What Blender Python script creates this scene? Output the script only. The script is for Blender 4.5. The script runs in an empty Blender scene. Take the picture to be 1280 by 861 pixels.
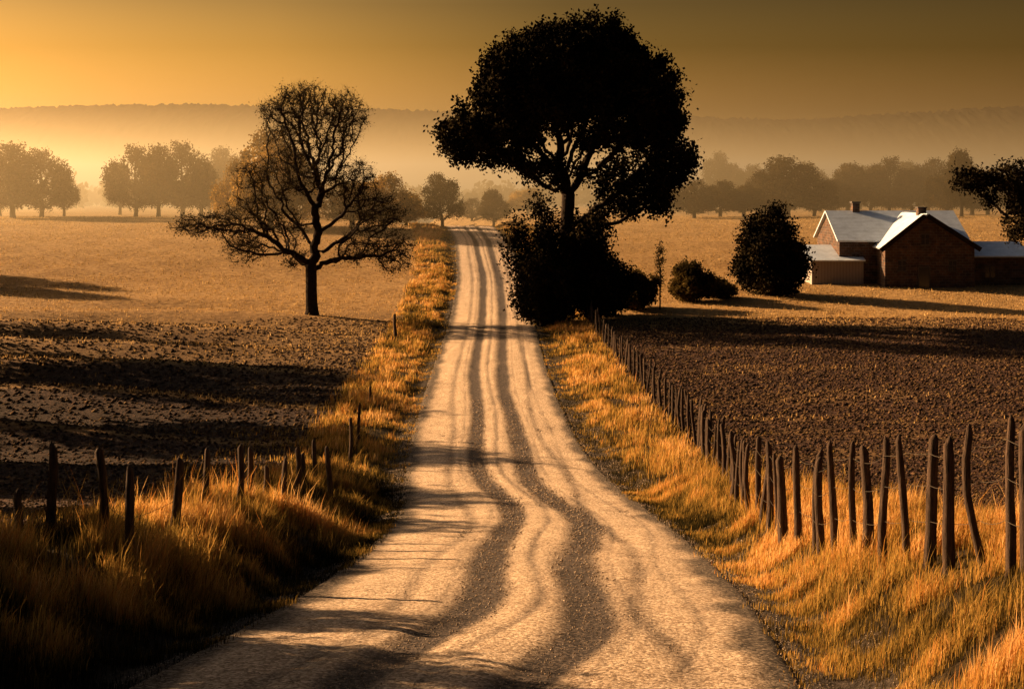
import bpy, math, numpy as np
from mathutils import Vector
rng=np.random.default_rng(7)
F=1778.0; ZC=12.0; CX=640.0; HY=230.0
scene=bpy.context.scene
scene.view_settings.view_transform='Standard'
scene.view_settings.look='None'
scene.view_settings.exposure=0
SUN_AZ=math.radians(61); SUN_EL=math.radians(18)

# ---------------- helpers ----------------
def link(o):
    scene.collection.objects.link(o); return o
def np_mesh(name,verts,faces,mat=None,attrs=None,smooth=False):
    verts=np.asarray(verts,dtype=np.float32); faces=np.asarray(faces,dtype=np.int32)
    me=bpy.data.meshes.new(name)
    me.vertices.add(len(verts)); me.vertices.foreach_set('co',verts.ravel())
    k=faces.shape[1]
    me.loops.add(faces.size); me.loops.foreach_set('vertex_index',faces.ravel())
    me.polygons.add(len(faces)); me.polygons.foreach_set('loop_start',np.arange(0,faces.size,k,dtype=np.int32))
    me.update(calc_edges=True)
    if attrs:
        for n,a in attrs.items():
            at=me.attributes.new(n,'FLOAT','POINT'); at.data.foreach_set('value',np.asarray(a,dtype=np.float32))
    if smooth: me.polygons.foreach_set('use_smooth',np.ones(len(faces),dtype=bool))
    if mat: me.materials.append(mat)
    return me
def obj(name,me,parent=None,loc=(0,0,0)):
    o=bpy.data.objects.new(name,me); o.location=loc
    if parent: o.parent=parent
    return link(o)
def empty(name,loc=(0,0,0)):
    return obj(name,None,loc=loc)
def h2(ix,iy,s):
    v=np.sin(ix*127.1+iy*311.7+s*74.7)*43758.5453
    return v-np.floor(v)
def vn(x,y,s=0):
    ix=np.floor(x);iy=np.floor(y);fx=x-ix;fy=y-iy
    fx=fx*fx*(3-2*fx);fy=fy*fy*(3-2*fy)
    a=h2(ix,iy,s);b=h2(ix+1,iy,s);c=h2(ix,iy+1,s);d=h2(ix+1,iy+1,s)
    return (a*(1-fx)+b*fx)*(1-fy)+(c*(1-fx)+d*fx)*fy
def fbm(x,y,s=0,o=4):
    r=0;a=.5;t=0
    for i in range(o):
        r=r+a*vn(x*2**i+i*17.3,y*2**i-i*9.1,s+i);t+=a;a*=.5
    return r/t
def sstep(a,b,x):
    t=np.clip((x-a)/(b-a),0,1); return t*t*(3-2*t)

# ---------------- terrain functions ----------------
kd=np.array([-200,-60,0,14,18.4,27,38,47,56,70,88,115,145,175,195,225,300,400,600,1000,2000,8000.])
kh=np.array([1.5,1.7,3.0,4.97,5.7,7.13,8.76,9.75,10.3,10.7,10.95,10.9,9.6,7.0,5.85,5.6,6.2,7.2,9.5,15,24,60])
dd=np.arange(-200,8000,.5)
hh=np.interp(dd,kd,kh)
ker=np.exp(-np.linspace(-2.5,2.5,31)**2);ker/=ker.sum()
hh=np.convolve(np.pad(hh,15,mode='edge'),ker,mode='valid')
def hroad(d): return np.interp(d,dd,hh)
cd=np.array([-200,0,14,18.4,27,38,47,56,70,88,115,145,175,195,230,300])
cxp=np.array([-7,-2.2,-.5,0,.42,.42,-.2,-.7,-1.05,-1.35,-1.6,-2.2,-3.7,-5.7,-10,-26])
c2=np.arange(-200,400,.5); cc=np.interp(c2,cd,cxp); cc=np.convolve(np.pad(cc,10,mode='edge'),np.ones(21)/21,mode='valid')
def xc(d): return np.interp(d,c2,cc)
def bank(d): return np.interp(d,[0,25,41,55,80,400],[.95,.9,.4,.15,.1,.05])
def crest_drop(u,d): return np.exp(-(u/9)**4)*np.interp(d,[0,197,230,330,500],[0,0,2.4,5.5,0])
def wave_f(x,d): return np.sin((d+x*.22+6*fbm(x/22,d/30,9,2))*2*math.pi/11)
def ground_z(x,d):
    x=np.asarray(x,dtype=float); d=np.asarray(d,dtype=float)
    u=x-xc(d); au=np.abs(u)
    h=hroad(d)
    b=bank(d)
    rise=sstep(3.7,6.3,au)*b - .12*np.exp(-((au-4.0)/.45)**2)
    z=ZC-h+rise
    f=sstep(6,14,au)
    z=z+f*(.55*(fbm(x/24,d/24,3,3)-.5)*np.clip(d/60,.3,1.2))
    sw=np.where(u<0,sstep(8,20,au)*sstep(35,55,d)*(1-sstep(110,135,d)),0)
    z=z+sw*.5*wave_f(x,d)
    z=z+sstep(3.7,5,au)*.14*(fbm(x/1.0,d/1.0,5,3)-.5)
    z=z-crest_drop(u,d)
    z=z+sstep(300,900,d)*6*(fbm(x/400,d/400,21,2)-.5)
    return z
def gz(x,d): return float(ground_z(np.array([x]),np.array([d]))[0])

# ---------------- materials ----------------
def newmat(name):
    m=bpy.data.materials.new(name); m.use_nodes=True
    nt=m.node_tree; nt.nodes.clear()
    out=nt.nodes.new('ShaderNodeOutputMaterial')
    return m,nt,out
def N(nt,t,**kw):
    n=nt.nodes.new(t)
    for k,v in kw.items(): setattr(n,k,v)
    return n
def ramp(nt,src,stops):
    r=nt.nodes.new('ShaderNodeValToRGB'); e=r.color_ramp.elements
    while len(e)<len(stops): e.new(.5)
    for i,(p,c) in enumerate(stops):
        e[i].position=p; e[i].color=(*c,1) if len(c)==3 else c
    nt.links.new(src,r.inputs[0]); return r.outputs[0]
def mixc(nt,fac,a,b,mode='MIX'):
    m=nt.nodes.new('ShaderNodeMix'); m.data_type='RGBA'; m.blend_type=mode
    for s,v in ((0,fac),(6,a),(7,b)):
        if hasattr(v,'is_output'): nt.links.new(v,m.inputs[s])
        else: m.inputs[s].default_value=v if s==0 else (*v,1)
    return m.outputs[2]
def noise(nt,scale,detail=4,rough=.6,vec=None):
    n=nt.nodes.new('ShaderNodeTexNoise'); n.inputs['Scale'].default_value=scale
    n.inputs['Detail'].default_value=detail; n.inputs['Roughness'].default_value=rough
    if vec: nt.links.new(vec,n.inputs['Vector'])
    return n.outputs[0]
def attr(nt,name):
    a=nt.nodes.new('ShaderNodeAttribute'); a.attribute_name=name; return a.outputs['Fac']
def objco(nt): return nt.nodes.new('ShaderNodeTexCoord').outputs['Object']
def math_(nt,op,a,b=0.):
    m=nt.nodes.new('ShaderNodeMath'); m.operation=op
    for i,v in enumerate((a,b)):
        if hasattr(v,'is_output'): nt.links.new(v,m.inputs[i])
        else: m.inputs[i].default_value=v
    return m.outputs[0]
def bump(nt,h,dist,strength=1):
    b=nt.nodes.new('ShaderNodeBump'); b.inputs['Distance'].default_value=dist; b.inputs['Strength'].default_value=strength
    nt.links.new(h,b.inputs['Height']); return b.outputs[0]
def principled(nt,out,col,rough=.9,normal=None,spec=.2):
    p=nt.nodes.new('ShaderNodeBsdfPrincipled')
    if hasattr(col,'is_output'): nt.links.new(col,p.inputs['Base Color'])
    else: p.inputs['Base Color'].default_value=(*col,1)
    p.inputs['Roughness'].default_value=rough; p.inputs['Specular IOR Level'].default_value=spec
    if normal: nt.links.new(normal,p.inputs['Normal'])
    nt.links.new(p.outputs[0],out.inputs[0]); return p

m_ground,nt,out=newmat('field_ground')
co=objco(nt)
nz=noise(nt,2.2,6,.7,co); nf=noise(nt,9,5,.75,co); nl=noise(nt,.25,4,.6,co)
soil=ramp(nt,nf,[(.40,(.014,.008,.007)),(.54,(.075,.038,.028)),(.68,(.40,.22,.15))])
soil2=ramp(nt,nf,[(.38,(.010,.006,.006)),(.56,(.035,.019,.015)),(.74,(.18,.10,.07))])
stub=ramp(nt,nz,[(.3,(.17,.095,.035)),(.5,(.44,.27,.11)),(.72,(.66,.44,.20))])
stub=mixc(nt,.6,stub,ramp(nt,nl,[(.35,(.6,.55,.5)),(.6,(1,1,1))]),'MULTIPLY')
green=ramp(nt,nz,[(.3,(.022,.015,.008)),(.6,(.075,.05,.022)),(.8,(.17,.11,.045))])
c=mixc(nt,attr(nt,'dark_soil_shade'),soil,soil2)
c=mixc(nt,attr(nt,'stub'),c,stub)
c=mixc(nt,attr(nt,'verge'),c,green)
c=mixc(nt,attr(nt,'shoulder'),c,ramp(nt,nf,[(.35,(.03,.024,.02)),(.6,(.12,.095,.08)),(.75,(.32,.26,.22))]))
hsum=math_(nt,'ADD',math_(nt,'MULTIPLY',nf,1.8),nz)
principled(nt,out,c,.95,bump(nt,hsum,.26,1.),.1)

m_road,nt,out=newmat('gravel')
co=objco(nt)
g1=noise(nt,38,4,.8,co); g2=noise(nt,1.3,4,.6,co); g3=noise(nt,9,6,.85,co)
vor=nt.nodes.new('ShaderNodeTexVoronoi'); vor.inputs['Scale'].default_value=28; nt.links.new(co,vor.inputs['Vector'])
sepc=nt.nodes.new('ShaderNodeSeparateColor'); nt.links.new(vor.outputs['Color'],sepc.inputs[0])
gg=math_(nt,'ADD',math_(nt,'MULTIPLY',g1,.5),math_(nt,'MULTIPLY',sepc.outputs[0],.5))
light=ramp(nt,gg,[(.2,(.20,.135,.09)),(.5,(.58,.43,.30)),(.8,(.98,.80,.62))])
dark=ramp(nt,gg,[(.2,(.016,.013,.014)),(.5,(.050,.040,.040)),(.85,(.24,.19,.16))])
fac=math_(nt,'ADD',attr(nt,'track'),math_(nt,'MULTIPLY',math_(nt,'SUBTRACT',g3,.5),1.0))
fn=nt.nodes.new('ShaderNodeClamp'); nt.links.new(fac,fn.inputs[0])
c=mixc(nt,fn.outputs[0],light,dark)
c=mixc(nt,.4,c,ramp(nt,g2,[(.3,(.5,.46,.44)),(.7,(1,1,1))]),'MULTIPLY')
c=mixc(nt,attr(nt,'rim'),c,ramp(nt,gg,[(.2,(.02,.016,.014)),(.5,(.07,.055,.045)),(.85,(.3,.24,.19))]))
hs=math_(nt,'ADD',math_(nt,'MULTIPLY',vor.outputs['Distance'],-.45),math_(nt,'MULTIPLY',g3,1.8))
principled(nt,out,c,.9,bump(nt,hs,.06,1.),.15)

def leafmat(name,stops,trans=.35):
    m,nt,out=newmat(name)
    c=ramp(nt,attr(nt,'var'),stops)
    d=N(nt,'ShaderNodeBsdfDiffuse'); nt.links.new(c,d.inputs[0])
    if trans<=0: nt.links.new(d.outputs[0],out.inputs[0]); return m
    t=N(nt,'ShaderNodeBsdfTranslucent'); mx=nt.nodes.new('ShaderNodeMixShader')
    nt.links.new(c,t.inputs[0]); mx.inputs[0].default_value=trans
    nt.links.new(d.outputs[0],mx.inputs[1]); nt.links.new(t.outputs[0],mx.inputs[2]); nt.links.new(mx.outputs[0],out.inputs[0])
    return m
m_grass=leafmat('dry_grass',[(0,(.010,.010,.005)),(.28,(.05,.036,.011)),(.5,(.25,.16,.04)),(.7,(.48,.29,.075)),(.85,(.40,.16,.035)),(1,(.64,.40,.16))],.45)
m_straw=leafmat('straw',[(0,(.18,.11,.04)),(.5,(.38,.24,.09)),(1,(.58,.40,.18))],.3)
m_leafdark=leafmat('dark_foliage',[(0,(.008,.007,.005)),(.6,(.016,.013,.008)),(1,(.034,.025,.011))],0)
m_leafmid=leafmat('autumn_foliage',[(0,(.018,.014,.006)),(.5,(.045,.032,.011)),(1,(.09,.06,.018))],.25)
m_leafgold=leafmat('golden_foliage',[(0,(.10,.06,.016)),(.5,(.24,.14,.03)),(1,(.40,.23,.05))],.5)
m_forest=leafmat('forest_canopy',[(0,(.008,.007,.004)),(1,(.022,.017,.008))],.0)
m_bark,nt,out=newmat('bark')
co=objco(nt); nn=noise(nt,3,5,.7,co)
principled(nt,out,ramp(nt,nn,[(.3,(.010,.007,.006)),(.7,(.035,.024,.017))]),.95,bump(nt,nn,.15),.05)
m_post,nt,out=newmat('weathered_wood')
co=objco(nt); mp=nt.nodes.new('ShaderNodeMapping'); mp.inputs['Scale'].default_value=(14,14,1.5); nt.links.new(co,mp.inputs[0])
nn=noise(nt,2,5,.7,mp.outputs[0])
principled(nt,out,ramp(nt,nn,[(.3,(.012,.009,.008)),(.7,(.10,.065,.046))]),.9,bump(nt,nn,.04),.1)
m_wire,nt,out=newmat('fence_wire_steel'); principled(nt,out,(.05,.04,.03),.6,None,.2)

# ---------------- terrain mesh ----------------
ul=np.arange(0,14,.22); uo=[14.]
while uo[-1]<5200: uo.append(uo[-1]+max(.35,uo[-1]*.028))
up=np.concatenate([ul,uo]); U=np.concatenate([-up[1:][::-1],up])
D=[-60.]
while D[-1]<6500:
    x=D[-1]; D.append(x+(1.0 if x<6 else max(.22,x*.0085) if x<260 else x*.02))
D=np.array(D)
UU,DD=np.meshgrid(U,D)
XX=UU+xc(DD); ZZ=ground_z(XX,DD)
au=np.abs(UU)
ZZ=ZZ-.14*(1-sstep(3.15,3.5,au))
verts=np.stack([XX,DD,ZZ],-1).reshape(-1,3)
nr,ncol=UU.shape
idx=np.arange(nr*ncol).reshape(nr,ncol)
faces=np.stack([idx[:-1,:-1],idx[:-1,1:],idx[1:,1:],idx[1:,:-1]],-1).reshape(-1,4)
def stubble_and_lit_crest(x,d,u):
    wave=wave_f(x,d)
    sL=np.maximum(.4*sstep(78,98,d+9*fbm(x/10,d/10,4,2))+.6*sstep(110,135,d+12*fbm(x/14,d/9,4,2)),sstep(.88,.985,wave)*.95*sstep(45,60,d))  # far stubble, plus pale lines painted on wave crests as sunlit furrows
    sR=np.maximum(sstep(100,118,d+6*fbm(x/12,d/12,6,2)),.3*sstep(.6,.72,fbm(x/14,d/3,12,3)))
    return np.where(u<0,sL,sR)
stub_lit_a=stubble_and_lit_crest(XX,DD,UU)
verge_a=(1-sstep(5.6,7.4,au))
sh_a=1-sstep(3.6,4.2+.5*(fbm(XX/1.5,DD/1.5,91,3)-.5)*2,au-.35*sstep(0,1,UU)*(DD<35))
tr_a=np.where(UU<0,sstep(35,50,DD)*(.65+.35*np.clip(-wave_f(XX,DD),-1,1)),.15)  # dark ploughed soil on the left, with trough shade painted into its colour
obj('ground',np_mesh('ground',verts,faces,m_ground,{'stub':stub_lit_a.ravel(),'verge':verge_a.ravel(),'shoulder':sh_a.ravel(),'dark_soil_shade':tr_a.ravel()},True))

# ---------------- road ----------------
rd=[-50.]
while rd[-1]<330: rd.append(rd[-1]+max(.1,abs(rd[-1])*.006))
rd=np.array(rd); ru=np.linspace(-1,1,91)
RU,RD=np.meshgrid(ru,rd)
u=RU*3.65
lg=np.log(np.maximum(RD,6)+8)
amp=np.interp(RD,[0,20,60,120,200],[1.,1.,.55,.35,.25])
wob=.9*amp*(fbm(lg*4.2,RD*0,41,1)-.5); wob2=.9*amp*(fbm(lg*4.2+.3,RD*0,41,1)-.5)
rag=.13*(fbm(u*3,RD*.7,57,4)-.5)
wid=1+.3*(fbm(lg*7,RD*0+3,59,2)-.5)
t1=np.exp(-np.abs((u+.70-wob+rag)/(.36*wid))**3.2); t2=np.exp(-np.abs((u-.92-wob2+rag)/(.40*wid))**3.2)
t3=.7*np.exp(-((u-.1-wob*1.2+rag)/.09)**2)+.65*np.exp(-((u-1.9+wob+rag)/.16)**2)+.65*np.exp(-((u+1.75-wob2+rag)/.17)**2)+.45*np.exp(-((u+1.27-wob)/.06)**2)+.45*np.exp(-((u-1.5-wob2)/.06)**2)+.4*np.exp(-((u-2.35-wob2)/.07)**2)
crown=.08*(1-(np.minimum(np.abs(u),3.2)/3)**2)
xr=u+xc(RD)
zr=ZC-hroad(RD)-crest_drop(u,RD)
zr=zr+crown-.055*t1-.055*t2-.02*t3+.06*(fbm(u*2.0,RD*.8,50,4)-.5)*(np.abs(u)<3.3)+.02
zr=zr-.16*sstep(3.25,3.65,np.abs(u))
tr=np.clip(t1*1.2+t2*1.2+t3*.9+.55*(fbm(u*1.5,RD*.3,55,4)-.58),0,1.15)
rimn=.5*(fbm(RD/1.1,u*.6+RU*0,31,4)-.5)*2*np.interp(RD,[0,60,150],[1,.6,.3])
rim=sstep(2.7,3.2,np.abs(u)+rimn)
nr,ncol=RU.shape; idx=np.arange(nr*ncol).reshape(nr,ncol)
faces=np.stack([idx[:-1,:-1],idx[:-1,1:],idx[1:,1:],idx[1:,:-1]],-1).reshape(-1,4)
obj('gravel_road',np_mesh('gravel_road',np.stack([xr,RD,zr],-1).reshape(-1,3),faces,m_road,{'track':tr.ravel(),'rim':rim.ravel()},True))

def rocks(name,x,y,z,s,mat,attrs=None):
    n=len(x)
    base=np.array([[1,0,0],[-1,0,0],[0,1,0],[0,-1,0],[0,0,1],[0,0,-1.]])
    v=base[None]*(s[:,None,None]*rng.uniform(.5,1.2,(n,6,1)))
    a=rng.uniform(0,6.28,n); ca,sa=np.cos(a)[:,None],np.sin(a)[:,None]
    vx=v[:,:,0]*ca-v[:,:,1]*sa; vy=v[:,:,0]*sa+v[:,:,1]*ca
    vz=v[:,:,2]*.7
    V=np.stack([vx+x[:,None],vy+y[:,None],vz+z[:,None]],-1).reshape(-1,3)
    f=np.array([[0,2,4],[2,1,4],[1,3,4],[3,0,4],[2,0,5],[1,2,5],[3,1,5],[0,3,5]])
    FF=(f[None]+6*np.arange(n)[:,None,None]).reshape(-1,3)
    at={k:np.repeat(v_,6) for k,v_ in (attrs or {}).items()}
    return obj(name,np_mesh(name,V,FF,mat,at))
def road_z(u,d):
    return ZC-hroad(d)+.08*(1-(u/3)**2)-.002
n=100000
d=10+60*rng.random(n)**2.0; uu=rng.uniform(-4.2,4.6,n)
keep=rng.random(n)<np.clip(.4+sstep(1.2,2.8,np.abs(uu)),0,1); d=d[keep];uu=uu[keep]
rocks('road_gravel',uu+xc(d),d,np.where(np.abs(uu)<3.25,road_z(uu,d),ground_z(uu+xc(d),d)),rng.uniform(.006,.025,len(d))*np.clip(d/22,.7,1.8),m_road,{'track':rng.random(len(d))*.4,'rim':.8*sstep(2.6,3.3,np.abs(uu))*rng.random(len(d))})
n=140000
d=18+95*rng.random(n)**1.1; side=rng.choice([-1,1],n,p=[.35,.65]); x=side*(6.5+rng.random(n)**1.2*(.42*d+3))
keep=(np.abs(x-xc(d))>6.2); d=d[keep];x=x[keep]
rocks('soil_clods',x,d,ground_z(x,d),rng.uniform(.02,.10,len(d))*np.clip(d/40,.7,1.7),m_ground,{'stub':rng.random(len(d))**3*.6,'verge':np.zeros(len(d)),'shoulder':np.zeros(len(d)),'dark_soil_shade':np.where(x<0,.7,.1)})

# ---------------- grass ----------------
def blades(name,x,y,z,h,w,var,mat,lean=.45):
    n=len(x)
    a=rng.uniform(0,6.28,n); dx,dy=np.cos(a)*w/2,np.sin(a)*w/2
    la=rng.uniform(0,6.28,n); lm=rng.random(n)*lean*h
    lx=np.cos(la)*lm+.12*h; ly=np.sin(la)*lm-.05*h
    P=np.stack([np.stack([x-dx,y-dy,z-.03],-1),np.stack([x+dx,y+dy,z-.03],-1),
      np.stack([x-dx*.7+lx*.35,y-dy*.7+ly*.35,z+h*.55],-1),np.stack([x+dx*.7+lx*.35,y+dy*.7+ly*.35,z+h*.55],-1),
      np.stack([x+lx,y+ly,z+h*rng.uniform(.8,1.,n)],-1)],1).reshape(-1,3)
    f=np.array([[0,1,3],[0,3,2],[2,3,4]])
    FF=(f[None]+5*np.arange(n)[:,None,None]).reshape(-1,3)
    v=np.repeat(var,5)
    return obj(name,np_mesh(name,P,FF,mat,{'var':v}))
def verge(name,side,n,d0,d1,pw):
    d=d0+(d1-d0)*rng.random(n)**pw
    wid=np.interp(d,[0,30,60,200],[5.2 if side>0 else 3.4,3.6,4.0,4.6])
    r=rng.random(n); au=3.4+(.35*(d<40) if side>0 else 0)+wid*r+.3*rng.normal(size=n)
    au=np.maximum(au,3.15+.3*rng.random(n))
    x=xc(d)+side*au
    cl=fbm(x/.7,d/.7,61+side,3); cb=fbm(x/3.,d/3.,66+side,2)
    keep=rng.random(n)<np.clip((cl-.34)*4.,.12,1); x=x[keep];d=d[keep];au=au[keep];cl=cl[keep];cb=cb[keep]
    n=len(x)
    h=(.07+.24*sstep(3.3,5.2,au))*(.25+1.6*cl)*(.45+1.1*cb)*rng.uniform(.4,1.3,n)
    tall=rng.random(n)<.05; h=np.where(tall,h*1.8,h)
    w=(.0042+.00038*d)*rng.uniform(.7,1.3,n)
    var=.18+.36*sstep(3.1,5.2,au)+1.3*(cl-.5)+1.2*(fbm(x/2.0,d/3,71,3)-.5)+rng.normal(size=n)*.16
    var=var+(.22 if side>0 else .02)*(1-sstep(14,34,d))-(.14 if side<0 else 0)*(1-sstep(40,70,d))-(.16*(1-sstep(13,24,d)) if side<0 else 0)  # near-left blades coloured darker, painting in the shade on that bank
    return x,d,h,w,np.clip(var,0,1)
for nm,side in (('verge_grass',-1),('verge_grass',1)):
    A=verge(nm,side,230000,9,44,1.4); B=verge(nm,side,90000,40,205,1.2)
    x,d,h,w,v=[np.concatenate([a,b]) for a,b in zip(A,B)]
    blades(nm,x,d,ground_z(x,d),h,w,v,m_grass)
n=170000
d=60+180*rng.random(n)**1.1; x=rng.uniform(-.42,.42,n)*d*1.05
u=x-xc(d)
pr=stubble_and_lit_crest(x,d,u)
keep=(np.abs(u)>7)&(rng.random(n)<pr*np.clip(fbm(x/5,d/5,81,3)*2.2-.4,.05,1)); x=x[keep];d=d[keep]
n=len(x)
blades('field_stubble',x,d,ground_z(x,d),rng.uniform(.08,.24,n),.03+.0006*d*rng.random(n),np.clip(.5+.25*rng.normal(size=n),0,1),m_straw,.5)
n=30000
d=10+50*rng.random(n)**1.2; side=rng.choice([-1,1],n); au=6.6+rng.random(n)**2*10; x=xc(d)+side*au
cl=fbm(x/2,d/2,88,3); keep=rng.random(n)<np.clip((cl-.5)*5,0,1)*(1-sstep(7,14,au)); x=x[keep];d=d[keep]; n=len(x)
blades('field_weeds',x,d,ground_z(x,d),rng.uniform(.08,.3,n),.006+.0005*d,np.clip(.4+.2*rng.normal(size=n),0,1),m_grass,.5)

# ---------------- trees ----------------
def lobes_points(lobes,n,surface=.0):
    w=np.array([l[6] for l in lobes],float); w/=w.sum()
    k=rng.choice(len(lobes),n,p=w); L=np.array([l[:6] for l in lobes],float)[k]
    v=rng.normal(size=(n,3)); v/=np.linalg.norm(v,axis=1)[:,None]
    r=rng.random(n)**(1/3.)*(1-surface)+surface*rng.uniform(.8,1,n)
    return L[:,:3]+v*r[:,None]*L[:,3:6]
def colonize(att,trunk,step,dk,maxit=160,grav=0.,wander=.15):
    pos=[np.array(p,float) for p in trunk]; par=[-1]+list(range(len(trunk)-1))
    P=np.array(pos); 
    dist=np.linalg.norm(att[:,None]-P[None],axis=2); near=dist.argmin(1); dm=dist.min(1)
    for it in range(maxit):
        if len(att)==0: break
        P=np.array(pos)
        dirs=att-P[near]; dirs/=np.linalg.norm(dirs,axis=1)[:,None]+1e-9
        acc=np.zeros((len(P),3)); np.add.at(acc,near,dirs)
        cnt=np.bincount(near,minlength=len(P)); g=np.nonzero(cnt)[0]
        dv=acc[g]; dv/=np.linalg.norm(dv,axis=1)[:,None]+1e-9
        dv+=rng.normal(size=dv.shape)*wander; dv[:,2]+=grav; dv/=np.linalg.norm(dv,axis=1)[:,None]+1e-9
        newp=P[g]+dv*step
        s=len(pos)
        for i,gg in enumerate(g): pos.append(newp[i]); par.append(int(gg))
        dn=np.linalg.norm(att[:,None]-newp[None],axis=2)
        j=dn.argmin(1); m=dn[np.arange(len(att)),j]
        up=m<dm; dm=np.where(up,m,dm); near=np.where(up,j+s,near)
        k=dm>dk; att=att[k];dm=dm[k];near=near[k]
        if len(pos)>9000: break
    return np.array(pos),np.array(par)
def tree_skel(pos,par,rtip,rtrunk,expo=2.4,sides=6):
    n=len(pos); acc=np.zeros(n); r=np.zeros(n); main=-np.ones(n,int)
    for i in range(n-1,-1,-1):
        r[i]=acc[i]**(1/expo) if acc[i]>0 else rtip
        p=par[i]
        if p>=0:
            acc[p]+=r[i]**expo
            if main[p]<0 or r[i]>r[main[p]]: main[p]=i
    s=(rtrunk-rtip)/max(r[0]-rtip,1e-6); r=rtip+(r-rtip)*s
    z0=pos[0,2]; r=r*(1+.6*np.exp(-(pos[:,2]-z0)/.6)*(r>rtrunk*.6))
    p=np.maximum(par,0)
    dirv=pos-pos[p]; dirv[0]=[0,0,1]; dirv/=np.linalg.norm(dirv,axis=1)[:,None]+1e-9
    def frame(dv):
        a=np.cross(dv,np.array([0.31,.95,.05])); a/=np.linalg.norm(a,axis=1)[:,None]+1e-9
        return a,np.cross(dv,a)
    ch=np.arange(1,n); ps=par[1:]
    ismain=main[ps]==ch
    rs=np.where(ismain,r[ps],np.minimum(r[ps],r[ch]*1.25)); ds=np.where(ismain[:,None],dirv[ps],dirv[ch])
    ang=np.arange(sides)*2*math.pi/sides; c,s_=np.cos(ang),np.sin(ang)
    a1,b1=frame(ds); a2,b2=frame(dirv[ch])
    R1=pos[ps][:,None]+rs[:,None,None]*(a1[:,None]*c[None,:,None]+b1[:,None]*s_[None,:,None])
    R2=pos[ch][:,None]+r[ch][:,None,None]*(a2[:,None]*c[None,:,None]+b2[:,None]*s_[None,:,None])
    V=np.concatenate([R1,R2],1).reshape(-1,3)
    k=np.arange(sides); k2=(k+1)%sides
    f=np.stack([k,k2,k2+sides,k+sides],-1)
    FF=(f[None]+2*sides*np.arange(n-1)[:,None,None]).reshape(-1,4)
    return V,FF,r
def leaves(centers,n,spread,size,seed=0):
    k=rng.integers(0,len(centers),n); c=centers[k]+rng.normal(size=(n,3))*spread
    a=rng.normal(size=(n,3)); a/=np.linalg.norm(a,axis=1)[:,None]
    b=rng.normal(size=(n,3)); b-=a*(a*b).sum(1)[:,None]; b/=np.linalg.norm(b,axis=1)[:,None]
    s=size*rng.uniform(.6,1.3,n)[:,None]
    V=np.stack([c-a*s*.5,c+b*s*.32,c+a*s*.5,c-b*s*.32],1).reshape(-1,3)
    FF=np.arange(4*n).reshape(n,4)
    cl=fbm(c[:,0]/1.6+c[:,2]*.4,c[:,1]/1.6+c[:,2]/1.7,seed,2)
    var=np.clip((cl-.5)*1.8+.4+rng.normal(size=n)*.15,0,1)
    return V,FF,np.repeat(var,4)
def twigs(centers,n,length,width):
    k=rng.integers(0,len(centers),n); c=centers[k]
    a=rng.normal(size=(n,3)); a[:,2]+=.3; a/=np.linalg.norm(a,axis=1)[:,None]
    b=rng.normal(size=(n,3)); b-=a*(a*b).sum(1)[:,None]; b/=np.linalg.norm(b,axis=1)[:,None]
    L=length*rng.uniform(.4,1.2,n)[:,None]
    V=np.stack([c-b*width/2,c+b*width/2,c+a*L],1).reshape(-1,3)
    return V,np.arange(3*n).reshape(n,3)
def build_tree(name,loc,lobes,natt,trunk,step,dk,rtip,rtrunk,nleaf,spread,size,lmat,twn=0,twl=.7,tww=.03,grav=0,wander=.15,thin=.08,surface=0.,seed=1):
    att=lobes_points(lobes,natt,surface)
    pos,par=colonize(att,trunk,step,dk,grav=grav,wander=wander)
    V,FF,r=tree_skel(pos,par,rtip,rtrunk)
    e=empty(name,loc)
    obj('trunk_and_limbs',np_mesh('trunk_and_limbs',V,FF,m_bark,None,True),e)
    tips=pos[(r<thin)&(np.arange(len(pos))>len(trunk))]
    if nleaf:
        V,FF,var=leaves(tips,nleaf,spread,size,seed)
        obj('crown_leaves',np_mesh('crown_leaves',V,FF,lmat,{'var':var}),e)
    if twn:
        V,FF=twigs(tips,twn,twl,tww); obj('twigs',np_mesh('twigs',V,FF,m_bark),e)
    return e
def trunkpts(h,step,wob=.06,lean=(0,0)):
    n=max(2,int(h/step)); z=np.linspace(0,h,n+1); 
    wx=np.cumsum(rng.normal(size=n+1)*wob*.4); wy=np.cumsum(rng.normal(size=n+1)*wob*.4)
    p=np.stack([wx-wx[0]+lean[0]*z/h,wy-wy[0]+lean[1]*z/h,z],-1); p[0,2]=-.4; return p
def lob(px,py,rx,ry,bx,by,d,w,cy=0,ryd=None):
    k=d/F
    return ((px-bx)*k,cy,(by-py)*k,rx*k,(ryd if ryd else (rx+ry)/2*k),ry*k,w)
dO=115; bx,by=708,404; k=dO/F
OL=[(712,95,108,62,9),(650,120,60,44,3),(788,110,58,50,3),(740,52,52,26,1.4),(665,68,38,24,.8),(815,125,42,40,1.2),
    (584,178,42,34,1.5),(630,200,38,22,.9),(822,165,46,40,1.9),(840,212,34,32,1),(800,250,42,30,1.1),(735,150,90,50,2.6),(608,140,40,33,1.1),(650,160,50,35,1.8),(770,225,40,26,.8),(690,215,45,30,.9),(745,285,35,20,.3),(835,262,18,20,.25)]
lobes=[lob(a,b,c_,d_,bx,by,dO,w,rng.uniform(-2.,2.)) for a,b,c_,d_,w in OL]
tree_x=(bx-CX)*k
rng=np.random.default_rng(11)
build_tree('oak_tree',(tree_x,dO,gz(tree_x,dO)),lobes,3400,trunkpts(8.0,.5,.05),.5,.75,.035,.6,112000,.38,.32,m_leafdark,twn=20000,twl=.85,tww=.03,thin=.10,wander=.22)
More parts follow.
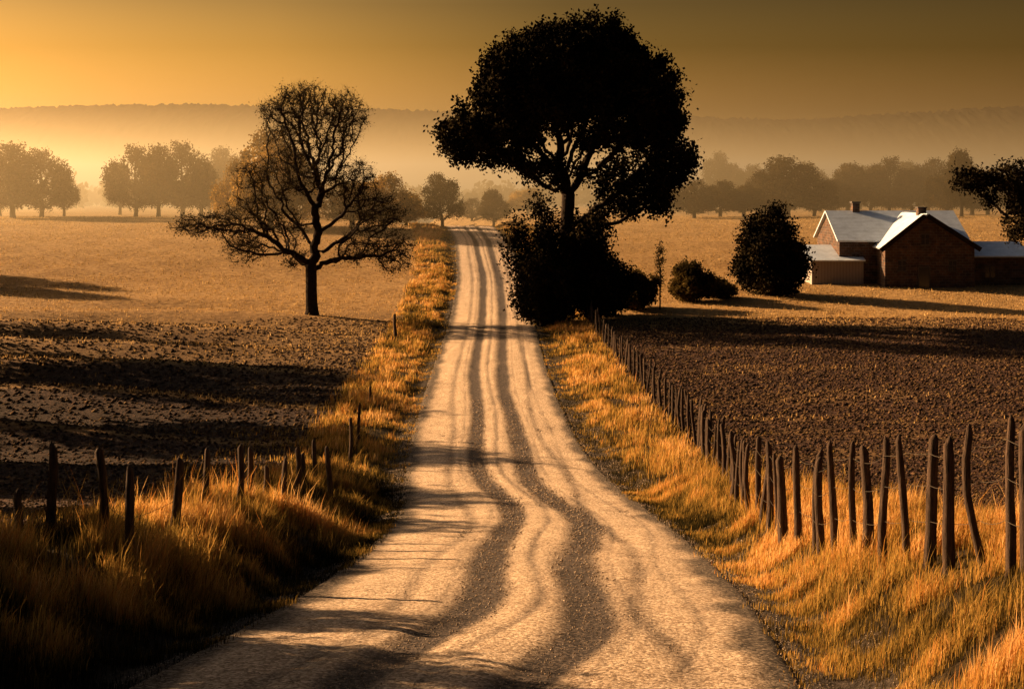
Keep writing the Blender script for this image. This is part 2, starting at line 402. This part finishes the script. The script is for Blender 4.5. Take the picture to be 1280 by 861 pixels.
def bush(name,px0,px1,ytop,d,nleaf,size,mat,seed=3):
    k=d/F; cx=(px0+px1)/2; wx=(px1-px0)*k; x=(cx-CX)*k; z=gz(x,d)
    h=(ZC-(ytop-HY)*k)-z
    rx=wx/2
    L=[]
    for i in range(11):
        a=rng.uniform(0,6.28); rr=rng.uniform(.1,.7)*rx
        hz=rng.uniform(.25,.72)*h*(1-.3*rr/rx); q=rng.uniform(.25,.42)
        L.append((math.cos(a)*rr,math.sin(a)*rr,hz,rx*q,rx*q,min(hz*1.0,h*q*.7),1))
    L.append((0,0,h*.66,rx*.45,rx*.45,h*.3,1.5)); L.append((0,0,h*.3,rx*.8,rx*.8,h*.3,3))
    build_tree(name,(x,d,z),L,int(900),trunkpts(h*.15,h*.05,.02),max(.12,h*.045),max(.18,h*.07),.015,.03*h+.03,nleaf,h*.04+.05,size,mat,twn=3500,twl=h*.14,tww=.02,thin=1.,surface=.15,seed=seed)
bush('undergrowth_bush',626,722,230,112,15000,.28,m_leafdark,5)
bush('undergrowth_bush',690,790,255,113,15000,.28,m_leafdark,6)
bush('undergrowth_bush',638,720,290,110,9000,.26,m_leafdark,7)
bush('undergrowth_bush',715,800,312,116,9000,.26,m_leafdark,17)
bush('round_bush',908,1024,249,128,38000,.28,m_leafdark,8)
bush('hedge_bush',828,898,321,124,12000,.26,m_leafmid,9)
bush('hedge_bush',748,832,333,120,11000,.26,m_leafmid,10)
bush('hedge_bush',872,925,345,126,5000,.22,m_leafmid,11)
bush('low_shrub',720,748,462,95,1500,.14,m_leafmid,12)
bush('low_shrub',308,342,381,128,1500,.16,m_leafmid,13)

rng=np.random.default_rng(5)
bx,by=390,404
BL=[(388,165,62,50,6),(348,150,30,24,1.2),(434,150,30,28,1.5),(395,215,50,35,2.2),(340,235,50,32,1.8),(440,235,36,28,1.8),(375,128,30,18,.8),
    (262,290,46,18,1.8),(310,285,48,30,2),(300,322,30,20,.9),(470,275,42,28,1.8),(495,325,30,28,1.8),(452,318,34,26,1.3),(350,292,36,20,.8),(365,330,22,18,.25)]
lobes=[lob(a,b,c_,d_,bx,by,dO,w,rng.uniform(-1.5,1.5),3.2) for a,b,c_,d_,w in BL]
tx=(bx-CX)*k
build_tree('bare_tree',(tx,dO,gz(tx,dO)),lobes,3000,trunkpts(4.2,.42,.05),.42,.52,.026,.5,17000,.3,.16,m_leafmid,twn=32000,twl=.85,tww=.024,thin=.09,wander=.3,grav=-.02)

rng=np.random.default_rng(51)
dW=121; bx,by=1306,372; kw=dW/F
WL=[(1222,212,26,14,1.1),(1200,202,14,8,.4),(1262,208,28,22,1.6),(1268,262,18,30,1.1),(1302,235,40,45,3.2),(1345,220,50,50,3),(1245,238,14,14,.4)]
lobes=[lob(a,b,c_,d_,bx,by,dW,w,rng.uniform(-1.5,1.5)) for a,b,c_,d_,w in WL]
wx_=(bx-CX)*kw
build_tree('walnut_tree',(wx_,dW,gz(wx_,dW)),lobes,1500,trunkpts(5,.4,.05),.42,.6,.03,.35,26000,.3,.28,m_leafdark,twn=6000,twl=.7,tww=.026,thin=.1,wander=.25)

rng=np.random.default_rng(23)
def variant(i,mat,kind):
    if kind==0: L=[(0,0,6.2,3.4,3.4,2.6,4),(-2.3,0,4.3,2.0,2.4,1.9,1.8),(2.3,.5,4.0,2.1,2.2,2.0,1.8),(.6,-.6,8.2,1.9,1.9,1.5,1.3),(-1.6,.4,7.2,1.7,1.7,1.5,1),(0,0,2.8,2.5,2,1.3,1)]
    elif kind==1: L=[(0,0,6.5,2.3,2.3,3.2,4),(1.4,0,4.0,1.9,2,1.7,1.3),(-1.5,0,4.6,1.8,1.8,2.2,1.3),(.3,0,2.6,1.8,1.6,1.2,.8)]
    else: L=[(-2.0,0,5.6,2.3,2.6,2.6,3),(2.3,0,5.0,2.2,2.4,2.5,2.5),(0,0,3.2,3.6,3,1.9,2.2),(.5,0,7.9,1.8,1.8,1.8,1.4),(-3.4,.3,3.4,1.2,1.2,1.3,.7),(3.6,.3,3.0,1.1,1.2,1.3,.6)]
    L=[(a+rng.normal()*.35,b,c+rng.normal()*.25,*r) for a,b,c,*r in L]
    att=lobes_points(L,900)
    pos,par=colonize(att,trunkpts(1.6,.35,.05),.35,.5)
    V,FF,r=tree_skel(pos,par,.03,.3,sides=5)
    me1=np_mesh('trunk_and_limbs',V,FF,m_bark,None,True)
    tips=pos[(r<.09)&(np.arange(len(pos))>8)]
    V,FF,var=leaves(tips,12000,.3,.29,i)
    me2=np_mesh('crown_leaves',V,FF,mat,{'var':var})
    return me1,me2
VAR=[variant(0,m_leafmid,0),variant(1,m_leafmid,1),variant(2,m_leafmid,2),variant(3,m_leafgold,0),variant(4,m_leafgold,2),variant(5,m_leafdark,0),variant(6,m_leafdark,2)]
def place(name,px,ytop,wpx,d,vi,xw=None):
    k=d/F; x=(px-CX)*k if xw is None else xw
    z=gz(x,d); h=(ZC-(ytop-HY)*k)-z
    e=empty(name,(x,d,z-.1)); 
    wid=[7.6,6,8.6,7.6,8.6,7.6,8.6][vi]
    s=h/9.7; sx=wpx*k/wid
    e.scale=(sx,sx,s)
    a,b=VAR[vi]; o1=obj('trunk_and_limbs',a,e); o2=obj('crown_leaves',b,e)
    rz=rng.uniform(-.5,.5)+(math.pi if rng.random()<.5 else 0)
    o1.rotation_euler=o2.rotation_euler=(0,0,rz)
    return e
for t in [(16,179,84,225,0),(52,182,76,232,2),(80,214,34,240,1),(0,190,50,240,2),(170,177,72,235,2),(198,182,62,232,0),(228,173,76,238,2),(252,208,46,240,1),(150,205,36,270,1),(283,185,62,290,0),(262,200,56,300,2),(338,162,96,190,3),(300,200,66,195,4),(372,196,70,195,4),
          (480,216,86,190,4),(440,225,80,192,3),(508,238,50,196,4),(455,228,70,262,3),
          (553,217,54,202,0),(617,237,36,232,1),(590,246,40,260,2),(868,222,62,230,2),(900,226,56,236,0),(930,232,50,238,1),(985,196,92,240,0),(955,212,54,255,2),(1018,214,60,250,2),(1060,205,56,280,1),(1040,222,50,270,2),
          (1112,193,60,280,2),(1088,206,54,290,0),(1140,212,50,280,0),(1160,199,60,290,0),(1185,206,60,250,2),(1215,205,70,262,2),(895,191,44,380,0),(940,203,50,370,2),(915,205,44,390,1),(840,235,50,300,4),(660,235,50,280,3),(780,225,60,300,0),(1010,200,50,370,2),(1075,208,50,380,0),(1235,215,60,270,0),(862,240,40,300,2),(1130,203,50,360,1),(1202,188,44,235,1)]:
    place('deciduous_tree',*t[:4],t[4])
for x,d,h,vi in [(-60,140,10,5),(-66,150,11,6),(-37.5,84,13.5,6),(-42,96,14,5),(-32,68,14,5),(-27.5,54,13,6),(-24,45,10.5,5),(-17.5,33,6.8,5),(-14.5,25,6.0,6),(-12.6,20,5.8,5),(-11.4,16,5.6,6),(-10.6,12,5.4,5),(-9.5,9,5.0,6),(-10.2,14.5,5.0,5),(-46,108,11,6)]:
    e=place('shade_tree',0,0,100,d,vi,xw=x); e.scale=(h/10,h/10,h/10)
rng=np.random.default_rng(31)
sx=(825-CX)*119/F
build_tree('sapling',(sx,119,gz(sx,119)),[(0,0,4.3,.45,.45,1.6,1)],120,trunkpts(2.6,.3,.06),.25,.3,.015,.06,500,.15,.16,m_leafmid,twn=200,twl=.5,tww=.02,thin=1)

rng=np.random.default_rng(41)
C=[];
for i in range(520):
    d=rng.uniform(430,760); px=rng.uniform(-60,1340); x=(px-CX)*d/F
    if 380<px<860 and rng.random()<.3: continue
    z=gz(x,d); h=rng.uniform(5,11)
    n=60
    p=rng.normal(size=(n,3)); p/=np.linalg.norm(p,axis=1)[:,None]
    p=p*rng.uniform(.5,1,(n,1))*np.array([h*.42,h*.42,h*.45])+np.array([x,d,z+h*.5]); C.append(p)
C=np.concatenate(C)
V,FF,var=leaves(C,int(len(C)*1.6),.5,2.2,2)
obj('distant_treeline',np_mesh('distant_treeline',V,FF,m_leafmid,{'var':var}))

# ---------------- hills ----------------
def hill(name,D0,prof,depth,seed,step,base_drop=40):
    xs=np.arange(-.62*D0,.62*D0,step); px=CX+xs*F/D0
    top=ZC-(np.interp(px,*prof)-HY)*D0/F
    rows=46; t=np.linspace(0,1,rows)
    X=np.tile(xs,(rows,1)); T=np.tile(t[:,None],(1,len(xs)))
    Y=D0+(T-.6)*depth
    prf=np.sin(np.clip(T/.6,0,1)*math.pi/2)*(T<=.6)+(T>.6)*np.cos(np.clip((T-.6)/.4,0,1)*math.pi/2)
    z0=-base_drop
    Z=z0+(top[None]-z0)*prf+ (fbm(X/(D0*.12),Y/(D0*.2),seed,2)-.5)*D0*.004*(T<.97)
    Z=Z+(rng.random(X.shape)**2*D0*.0028)+(fbm(X/12,Y/20,seed+3,2)-.5)*D0*.0022
    idx=np.arange(X.size).reshape(X.shape)
    faces=np.stack([idx[:-1,:-1],idx[:-1,1:],idx[1:,1:],idx[1:,:-1]],-1).reshape(-1,4)
    return obj(name,np_mesh(name,np.stack([X,Y,Z],-1).reshape(-1,3),faces,m_forest,{'var':rng.random(X.size)}))
hill('forested_hill',2300,([-200,0,250,420,560,700,860,1500],[137,137,135,138,143,151,153,170]),900,3,3.6)
hill('forested_hill',1500,([-300,500,700,800,870,950,1080,1180,1280,1600],[260,250,200,165,154,155,148,141,134,130]),500,8,2.6)
hill('forested_hill',1150,([-300,0,90,200,350,480,560,680,850,1000,1280,1600],[200,197,196,200,188,184,182,196,215,220,225,235]),350,14,2.2,30)

# ---------------- fences ----------------
rng=np.random.default_rng(77)
def posts_mesh(plist):
    V=[];FQ=[];s=8;off=0
    for x,d,h,r in plist:
        z0=gz(x,d)-.35; H=h+.35
        tx,ty=rng.normal()*.04,rng.normal()*.04
        kx,ky=rng.normal()*.035,rng.normal()*.03; ph=rng.uniform(0,6)
        rad=r*(1+.1*rng.normal(size=s))
        levels=[0,.2,.4,.6,.8,.97,1.0]; rr=[1.15,1.08,1.0,.95,.9,.78,.35]
        sl=rng.uniform(-.05,.05)
        for li,(t,q) in enumerate(zip(levels,rr)):
            jx=kx*math.sin(t*5+ph);jy=ky*math.cos(t*4+ph); q=q*(1+.06*rng.normal())
            for j in range(s):
                a=2*math.pi*j/s
                V.append((x+tx*t*H+jx+math.cos(a)*rad[j]*q, d+ty*t*H+jy+math.sin(a)*rad[j]*q, z0+t*H+(sl*math.cos(a) if li>=5 else 0)))
        for li in range(len(levels)-1):
            for j in range(s):
                j2=(j+1)%s; FQ.append((off+li*s+j,off+li*s+j2,off+(li+1)*s+j2,off+(li+1)*s+j))
        t0=off+(len(levels)-1)*s
        FQ.append((t0,t0+1,t0+2,t0+3)); FQ.append((t0,t0+3,t0+4,t0+7)); FQ.append((t0+4,t0+5,t0+6,t0+7))
        off+=len(levels)*s
    return np.array(V),np.array(FQ)
def wires(plist,hts,r=.006):
    V=[];FQ=[];off=0
    for fr in hts:
        for (x,d,h,_),(x2,d2,h2_,_) in zip(plist[:-1],plist[1:]):
            p=np.array([x,d,gz(x,d)+h*fr]);q=np.array([x2,d2,gz(x2,d2)+h2_*fr])
            sg=rng.uniform(.3,1.)
            pts=[p+(q-p)*t-np.array([0,0,.05*4*t*(1-t)*sg]) for t in (0,.25,.5,.75,1)]
            for a,b in zip(pts[:-1],pts[1:]):
                for P in (a,b):
                    V+= [(P[0]-r,P[1],P[2]-r),(P[0]+r,P[1],P[2]-r),(P[0],P[1],P[2]+r)]
                for j in range(3): FQ.append((off+j,off+(j+1)%3,off+3+(j+1)%3,off+3+j))
                off+=6
    return np.array(V),np.array(FQ)
RFx=lambda d: np.interp(d,[8,16,20,24,32,41,55,75,95,115,150],[6.3,5.7,5.35,5.1,5.35,6.1,7.1,6.9,6.3,5.9,5.0])
pl=[];d=11.5
while d<118:
    pl.append((float(RFx(d))+rng.normal()*.04,d,rng.uniform(1.6,1.9)*(1 if d<60 else .95),rng.uniform(.055,.08)))
    d+=rng.uniform(.7,.95) if d<24 else rng.uniform(.8,1.3) if d<60 else rng.uniform(1.1,1.8)
e=empty('wooden_post_fence')
V,Q=posts_mesh(pl); obj('posts',np_mesh('posts',V,Q,m_post),e)
V,Q=wires(pl,(.35,.62,.86),.003); obj('wire_strands',np_mesh('wire_strands',V,Q,m_wire),e)
LP=[(-30,17.5,1.3),(20,19,.75),(69,20.5,1.42),(126,20,1.46),(160,19.5,1.46),(219,22.5,1.35),(260,27,1.2),(297,28.5,1.4),(313,30,1.3),(331,32,.9),(357,31,1.25),(370,34,1.4),(381,37,1.1),(394,40,1.4),(413,36,1.6),(438,50,1.6),(448,55,1.7),(462,68,.9)]
pl=[((px-CX)*d/F,d,h,rng.uniform(.06,.085)) for px,d,h in LP]
e=empty('wooden_post_fence')
V,Q=posts_mesh(pl); obj('posts',np_mesh('posts',V,Q,m_post),e)
V,Q=wires(pl[:6],(.25,.5,.72),.003); obj('wire_strands',np_mesh('wire_strands',V,Q,m_wire),e)
V,Q=posts_mesh([((494-CX)*100/F,100,1.7,.12)]); obj('marker_post',np_mesh('marker_post',V,Q,m_post))

# ---------------- house ----------------
m_brick,nt,out=newmat('old_brick')
co=objco(nt)
sep=nt.nodes.new('ShaderNodeSeparateXYZ'); nt.links.new(co,sep.inputs[0])
cmb=nt.nodes.new('ShaderNodeCombineXYZ'); nt.links.new(math_(nt,'ADD',sep.outputs[0],sep.outputs[1]),cmb.inputs[0]); nt.links.new(sep.outputs[2],cmb.inputs[1])
bk=nt.nodes.new('ShaderNodeTexBrick'); nt.links.new(cmb.outputs[0],bk.inputs['Vector'])
bk.inputs['Color1'].default_value=(.16,.085,.055,1); bk.inputs['Color2'].default_value=(.07,.05,.043,1); bk.inputs['Mortar'].default_value=(.15,.13,.115,1)
bk.inputs['Scale'].default_value=1.; bk.inputs['Brick Width'].default_value=.55; bk.inputs['Row Height'].default_value=.26; bk.inputs['Mortar Size'].default_value=.025
cc_=mixc(nt,.9,bk.outputs[0],ramp(nt,noise(nt,1.5,5,.7,co),[(.3,(.25,.25,.25)),(.7,(1,1,1))]),'MULTIPLY')
principled(nt,out,cc_,.9,None,.1)
m_roof,nt,out=newmat('frosted_slate')
co=objco(nt)
wv_=nt.nodes.new('ShaderNodeTexWave'); wv_.bands_direction='Y'; wv_.inputs['Scale'].default_value=1.2; wv_.inputs['Distortion'].default_value=.6; nt.links.new(co,wv_.inputs[0])
cc_=mixc(nt,.25,ramp(nt,noise(nt,1.1,6,.7,co),[(.3,(.42,.50,.62)),(.7,(.70,.80,.95))]),wv_.outputs[0],'MULTIPLY')
principled(nt,out,cc_,.5,None,.5)
m_dark,nt,out=newmat('window_glass'); principled(nt,out,(.02,.02,.025),.15,None,.5)
m_trim,nt,out=newmat('painted_trim'); principled(nt,out,(.07,.06,.055),.7)
m_plank,nt,out=newmat('shed_boards')
co=objco(nt); wv_=nt.nodes.new('ShaderNodeTexWave'); wv_.inputs['Scale'].default_value=2.2; wv_.inputs['Distortion'].default_value=.5; nt.links.new(co,wv_.inputs[0])
principled(nt,out,ramp(nt,wv_.outputs[0],[(0,(.09,.07,.065)),(.2,(.24,.2,.18)),(1,(.31,.27,.25))]),.9)
def pyd(name,v,f,mat,par):
    me=bpy.data.meshes.new(name); me.from_pydata(v,[],f); me.materials.append(mat); me.update(); return obj(name,me,par)
def box(name,x0,x1,y0,y1,z0,z1,mat,par):
    v=[(x0,y0,z0),(x1,y0,z0),(x1,y1,z0),(x0,y1,z0),(x0,y0,z1),(x1,y0,z1),(x1,y1,z1),(x0,y1,z1)]
    f=[(3,2,1,0),(4,5,6,7),(0,1,5,4),(1,2,6,5),(2,3,7,6),(3,0,4,7)]
    return pyd(name,v,f,mat,par)
def slab(name,p0,p1,p2,p3,t,mat,par):
    n=(Vector(p1)-Vector(p0)).cross(Vector(p3)-Vector(p0)).normalized()
    if n.z<0: n=-n
    v=[Vector(p) for p in (p0,p1,p2,p3)]; v=v+[q+n*t for q in v]
    return pyd(name,[tuple(q) for q in v],[(3,2,1,0),(4,5,6,7),(0,1,5,4),(1,2,6,5),(2,3,7,6),(3,0,4,7)],mat,par)
dH=135; hx=(1055-CX)*dH/F
hz=ZC-(362-HY)*dH/F
H=empty('brick_house',(hx,dH,hz))
box('main_walls',.3,12.6,3.2,13.2,-1,4.5,m_brick,H)
pyd('main_gable',[(.3,3.2,4.5),(.3,13.2,4.5),(.3,8.2,6.95),(12.6,3.2,4.5),(12.6,13.2,4.5),(12.6,8.2,6.95)],[(0,1,2),(3,5,4),(0,2,5,3),(1,4,5,2)],m_brick,H)
slab('main_roof_front',(0,2.75,4.4),(12.9,2.75,4.4),(12.9,8.2,7.2),(0,8.2,7.2),.16,m_roof,H)
slab('main_roof_back',(0,13.65,4.4),(12.9,13.65,4.4),(12.9,8.21,7.2),(0,8.21,7.2),.16,m_roof,H)
wx0,wx1=3.9,12.4; wc=7.7
box('wing_walls',wx0,wx1,0,3.19,-1,4.0,m_brick,H)
pyd('wing_gable',[(wx0,.0,4.0),(wx1,0,4.0),(wc,0,7.0),(wx0,7.5,4.0),(wx1,7.5,4.0),(wc,7.5,7.0)],[(0,1,2),(3,5,4),(0,2,5,3),(1,4,5,2)],m_brick,H)
slab('wing_roof_left',(wx0-.3,-.35,3.8),(wx0-.3,7.5,3.8),(wc,7.5,7.05),(wc,-.35,7.05),.18,m_roof,H)
slab('wing_roof_right',(wx1+.3,-.35,3.85),(wx1+.3,7.5,3.85),(wc+.005,7.5,7.05),(wc+.005,-.35,7.05),.18,m_roof,H)
slab('bargeboard_left',(wx0-.35,-.43,3.55),(wx0-.35,-.36,3.55),(wc,-.36,6.82),(wc,-.43,6.82),.45,m_bark,H)
slab('bargeboard_right',(wx1+.35,-.43,3.6),(wx1+.35,-.36,3.6),(wc+.005,-.36,6.82),(wc+.005,-.43,6.82),.45,m_bark,H)
def window(nm,x,z,w,h,y=0):
    box(nm+'_glass',x-w/2,x+w/2,y-.03,y+.02,z,z+h,m_dark,H)
    box(nm+'_sill',x-w/2-.1,x+w/2+.1,y-.12,y-.035,z-.12,z-.005,m_trim,H)
    box(nm+'_lintel',x-w/2-.1,x+w/2+.1,y-.09,y-.034,z+h+.005,z+h+.12,m_trim,H)
    box(nm+'_mullion',x-.03,x+.03,y-.06,y-.033,z,z+h,m_trim,H)
    box(nm+'_transom',x-w/2,x-.033,y-.055,y-.034,z+h*.5,z+h*.5+.05,m_trim,H)
    box(nm+'_transom_b',x+.033,x+w/2,y-.055,y-.034,z+h*.5,z+h*.5+.05,m_trim,H)
window('window_1',5.5,1.8,.7,.9); window('window_2',10.3,1.8,.7,.9); window('window_3',7.7,4.3,.7,.9); window('window_4',1.9,2.2,.7,1.0,3.2)
box('door',7.1,8.1,-.05,.02,-.1,2.1,m_dark,H); box('door_frame_l',7.0,7.095,-.08,.02,-.1,2.1,m_trim,H); box('door_frame_r',8.105,8.2,-.08,.02,-.1,2.1,m_trim,H); box('door_head',7.0,8.2,-.08,.02,2.105,2.22,m_trim,H)
box('chimney',2.7,3.4,7.8,8.6,6.4,8.1,m_brick,H); box('chimney_cap',2.6,3.5,7.7,8.7,8.1,8.25,m_trim,H)
box('chimney_front',wc-.35,wc+.4,1.0,1.8,6.6,7.7,m_brick,H); box('chimney_front_cap',wc-.42,wc+.47,.93,1.87,7.7,7.82,m_trim,H)
box('lean_to_walls',-2.5,.28,2.6,7,-1,2.6,m_plank,H)
slab('lean_to_roof',(-2.8,2.2,2.55),(2.6,2.2,2.55),(2.6,6.9,3.85),(-2.8,6.9,3.85),.12,m_roof,H)
box('lean_to_walls_b',.28,2.5,2.6,3.15,-1,2.6,m_plank,H)
box('side_wing_walls',12.62,18.4,2.2,7,-1,3.0,m_brick,H)
slab('side_wing_roof',(12.95,1.8,2.95),(18.7,1.8,2.95),(18.7,6,4.2),(12.95,6,4.2),.14,m_roof,H)
window('window_5',14.6,1.0,.9,1.1,2.2)

# ---------------- haze ----------------
def mistmat(name,col,dens,g,ab):
    m,nt,out=newmat(name); vs=nt.nodes.new('ShaderNodeVolumeScatter'); vs.inputs['Color'].default_value=(*col,1); vs.inputs['Density'].default_value=dens; vs.inputs['Anisotropy'].default_value=g
    va=nt.nodes.new('ShaderNodeVolumeAbsorption'); va.inputs['Color'].default_value=(0,0,0,1); va.inputs['Density'].default_value=ab
    ad=nt.nodes.new('ShaderNodeAddShader'); nt.links.new(vs.outputs[0],ad.inputs[0]); nt.links.new(va.outputs[0],ad.inputs[1])
    nt.links.new(ad.outputs[0],out.inputs['Volume']); return m
def slab_mist(name,x0,x1,y0,y1,z0,z1,mat):
    me=bpy.data.meshes.new(name)
    v=[(x0,y0,z0),(x1,y0,z0),(x1,y1,z0),(x0,y1,z0),(x0,y0,z1),(x1,y0,z1),(x1,y1,z1),(x0,y1,z1)]
    me.from_pydata(v,[],[(3,2,1,0),(4,5,6,7),(0,1,5,4),(1,2,6,5),(2,3,7,6),(3,0,4,7)]); me.materials.append(mat); obj(name,me)
slab_mist('morning_mist',-3200,3200,150,3600,-70,ZC+14.5,mistmat('mist',(1,.82,.50),.0030,.73,.0009))

# ---------------- world, sun, camera ----------------
w=bpy.data.worlds.new('World'); scene.world=w; w.use_nodes=True; nt=w.node_tree; nt.nodes.clear()
out=nt.nodes.new('ShaderNodeOutputWorld'); bg=nt.nodes.new('ShaderNodeBackground'); sky=nt.nodes.new('ShaderNodeTexSky')
sky.sky_type='NISHITA'; sky.sun_disc=False; sky.sun_elevation=SUN_EL; sky.sun_rotation=-SUN_AZ; sky.dust_density=6; sky.air_density=1.6; sky.ozone_density=1
tc=nt.nodes.new('ShaderNodeTexCoord'); sp=nt.nodes.new('ShaderNodeSeparateXYZ'); nt.links.new(tc.outputs['Generated'],sp.inputs[0])
dot=nt.nodes.new('ShaderNodeVectorMath'); dot.operation='DOT_PRODUCT'; nt.links.new(tc.outputs['Generated'],dot.inputs[0]); dot.inputs[1].default_value=(-math.sin(SUN_AZ),math.cos(SUN_AZ),0)
azr=ramp(nt,dot.outputs['Value'],[(0,(.32,.31,.28)),(.17,(.42,.39,.34)),(.45,(.52,.50,.44)),(.62,(.95,.92,.82)),(.74,(1,1,.95)),(1,(1,1,1))])
elr=ramp(nt,sp.outputs[2],[(0,(1.,.64,.26)),(.06,(1,.64,.26)),(.125,(.44,.285,.14)),(.35,(.32,.30,.31)),(1,(.24,.26,.34))])
c=mixc(nt,1.,sky.outputs[0],elr,'MULTIPLY'); c=mixc(nt,1.,c,azr,'MULTIPLY')
nt.links.new(c,bg.inputs[0]); bg.inputs[1].default_value=.25; nt.links.new(bg.outputs[0],out.inputs[0])
s=Vector((-math.sin(SUN_AZ)*math.cos(SUN_EL),math.cos(SUN_AZ)*math.cos(SUN_EL),math.sin(SUN_EL)))
L=bpy.data.lights.new('sun','SUN'); L.energy=19; L.angle=math.radians(.6); L.color=(1,.60,.28)
lo=bpy.data.objects.new('sun',L); lo.rotation_euler=s.to_track_quat('Z','Y').to_euler(); lo.location=(-60,40,60); link(lo)
cam=bpy.data.cameras.new('camera'); cam.lens=50; cam.sensor_width=36; cam.shift_y=-(430.5-HY)/1280; cam.clip_end=12000; cam.clip_start=.1
co_=bpy.data.objects.new('camera',cam); co_.location=(0,0,ZC); co_.rotation_euler=(math.radians(90),0,0); link(co_); scene.camera=co_
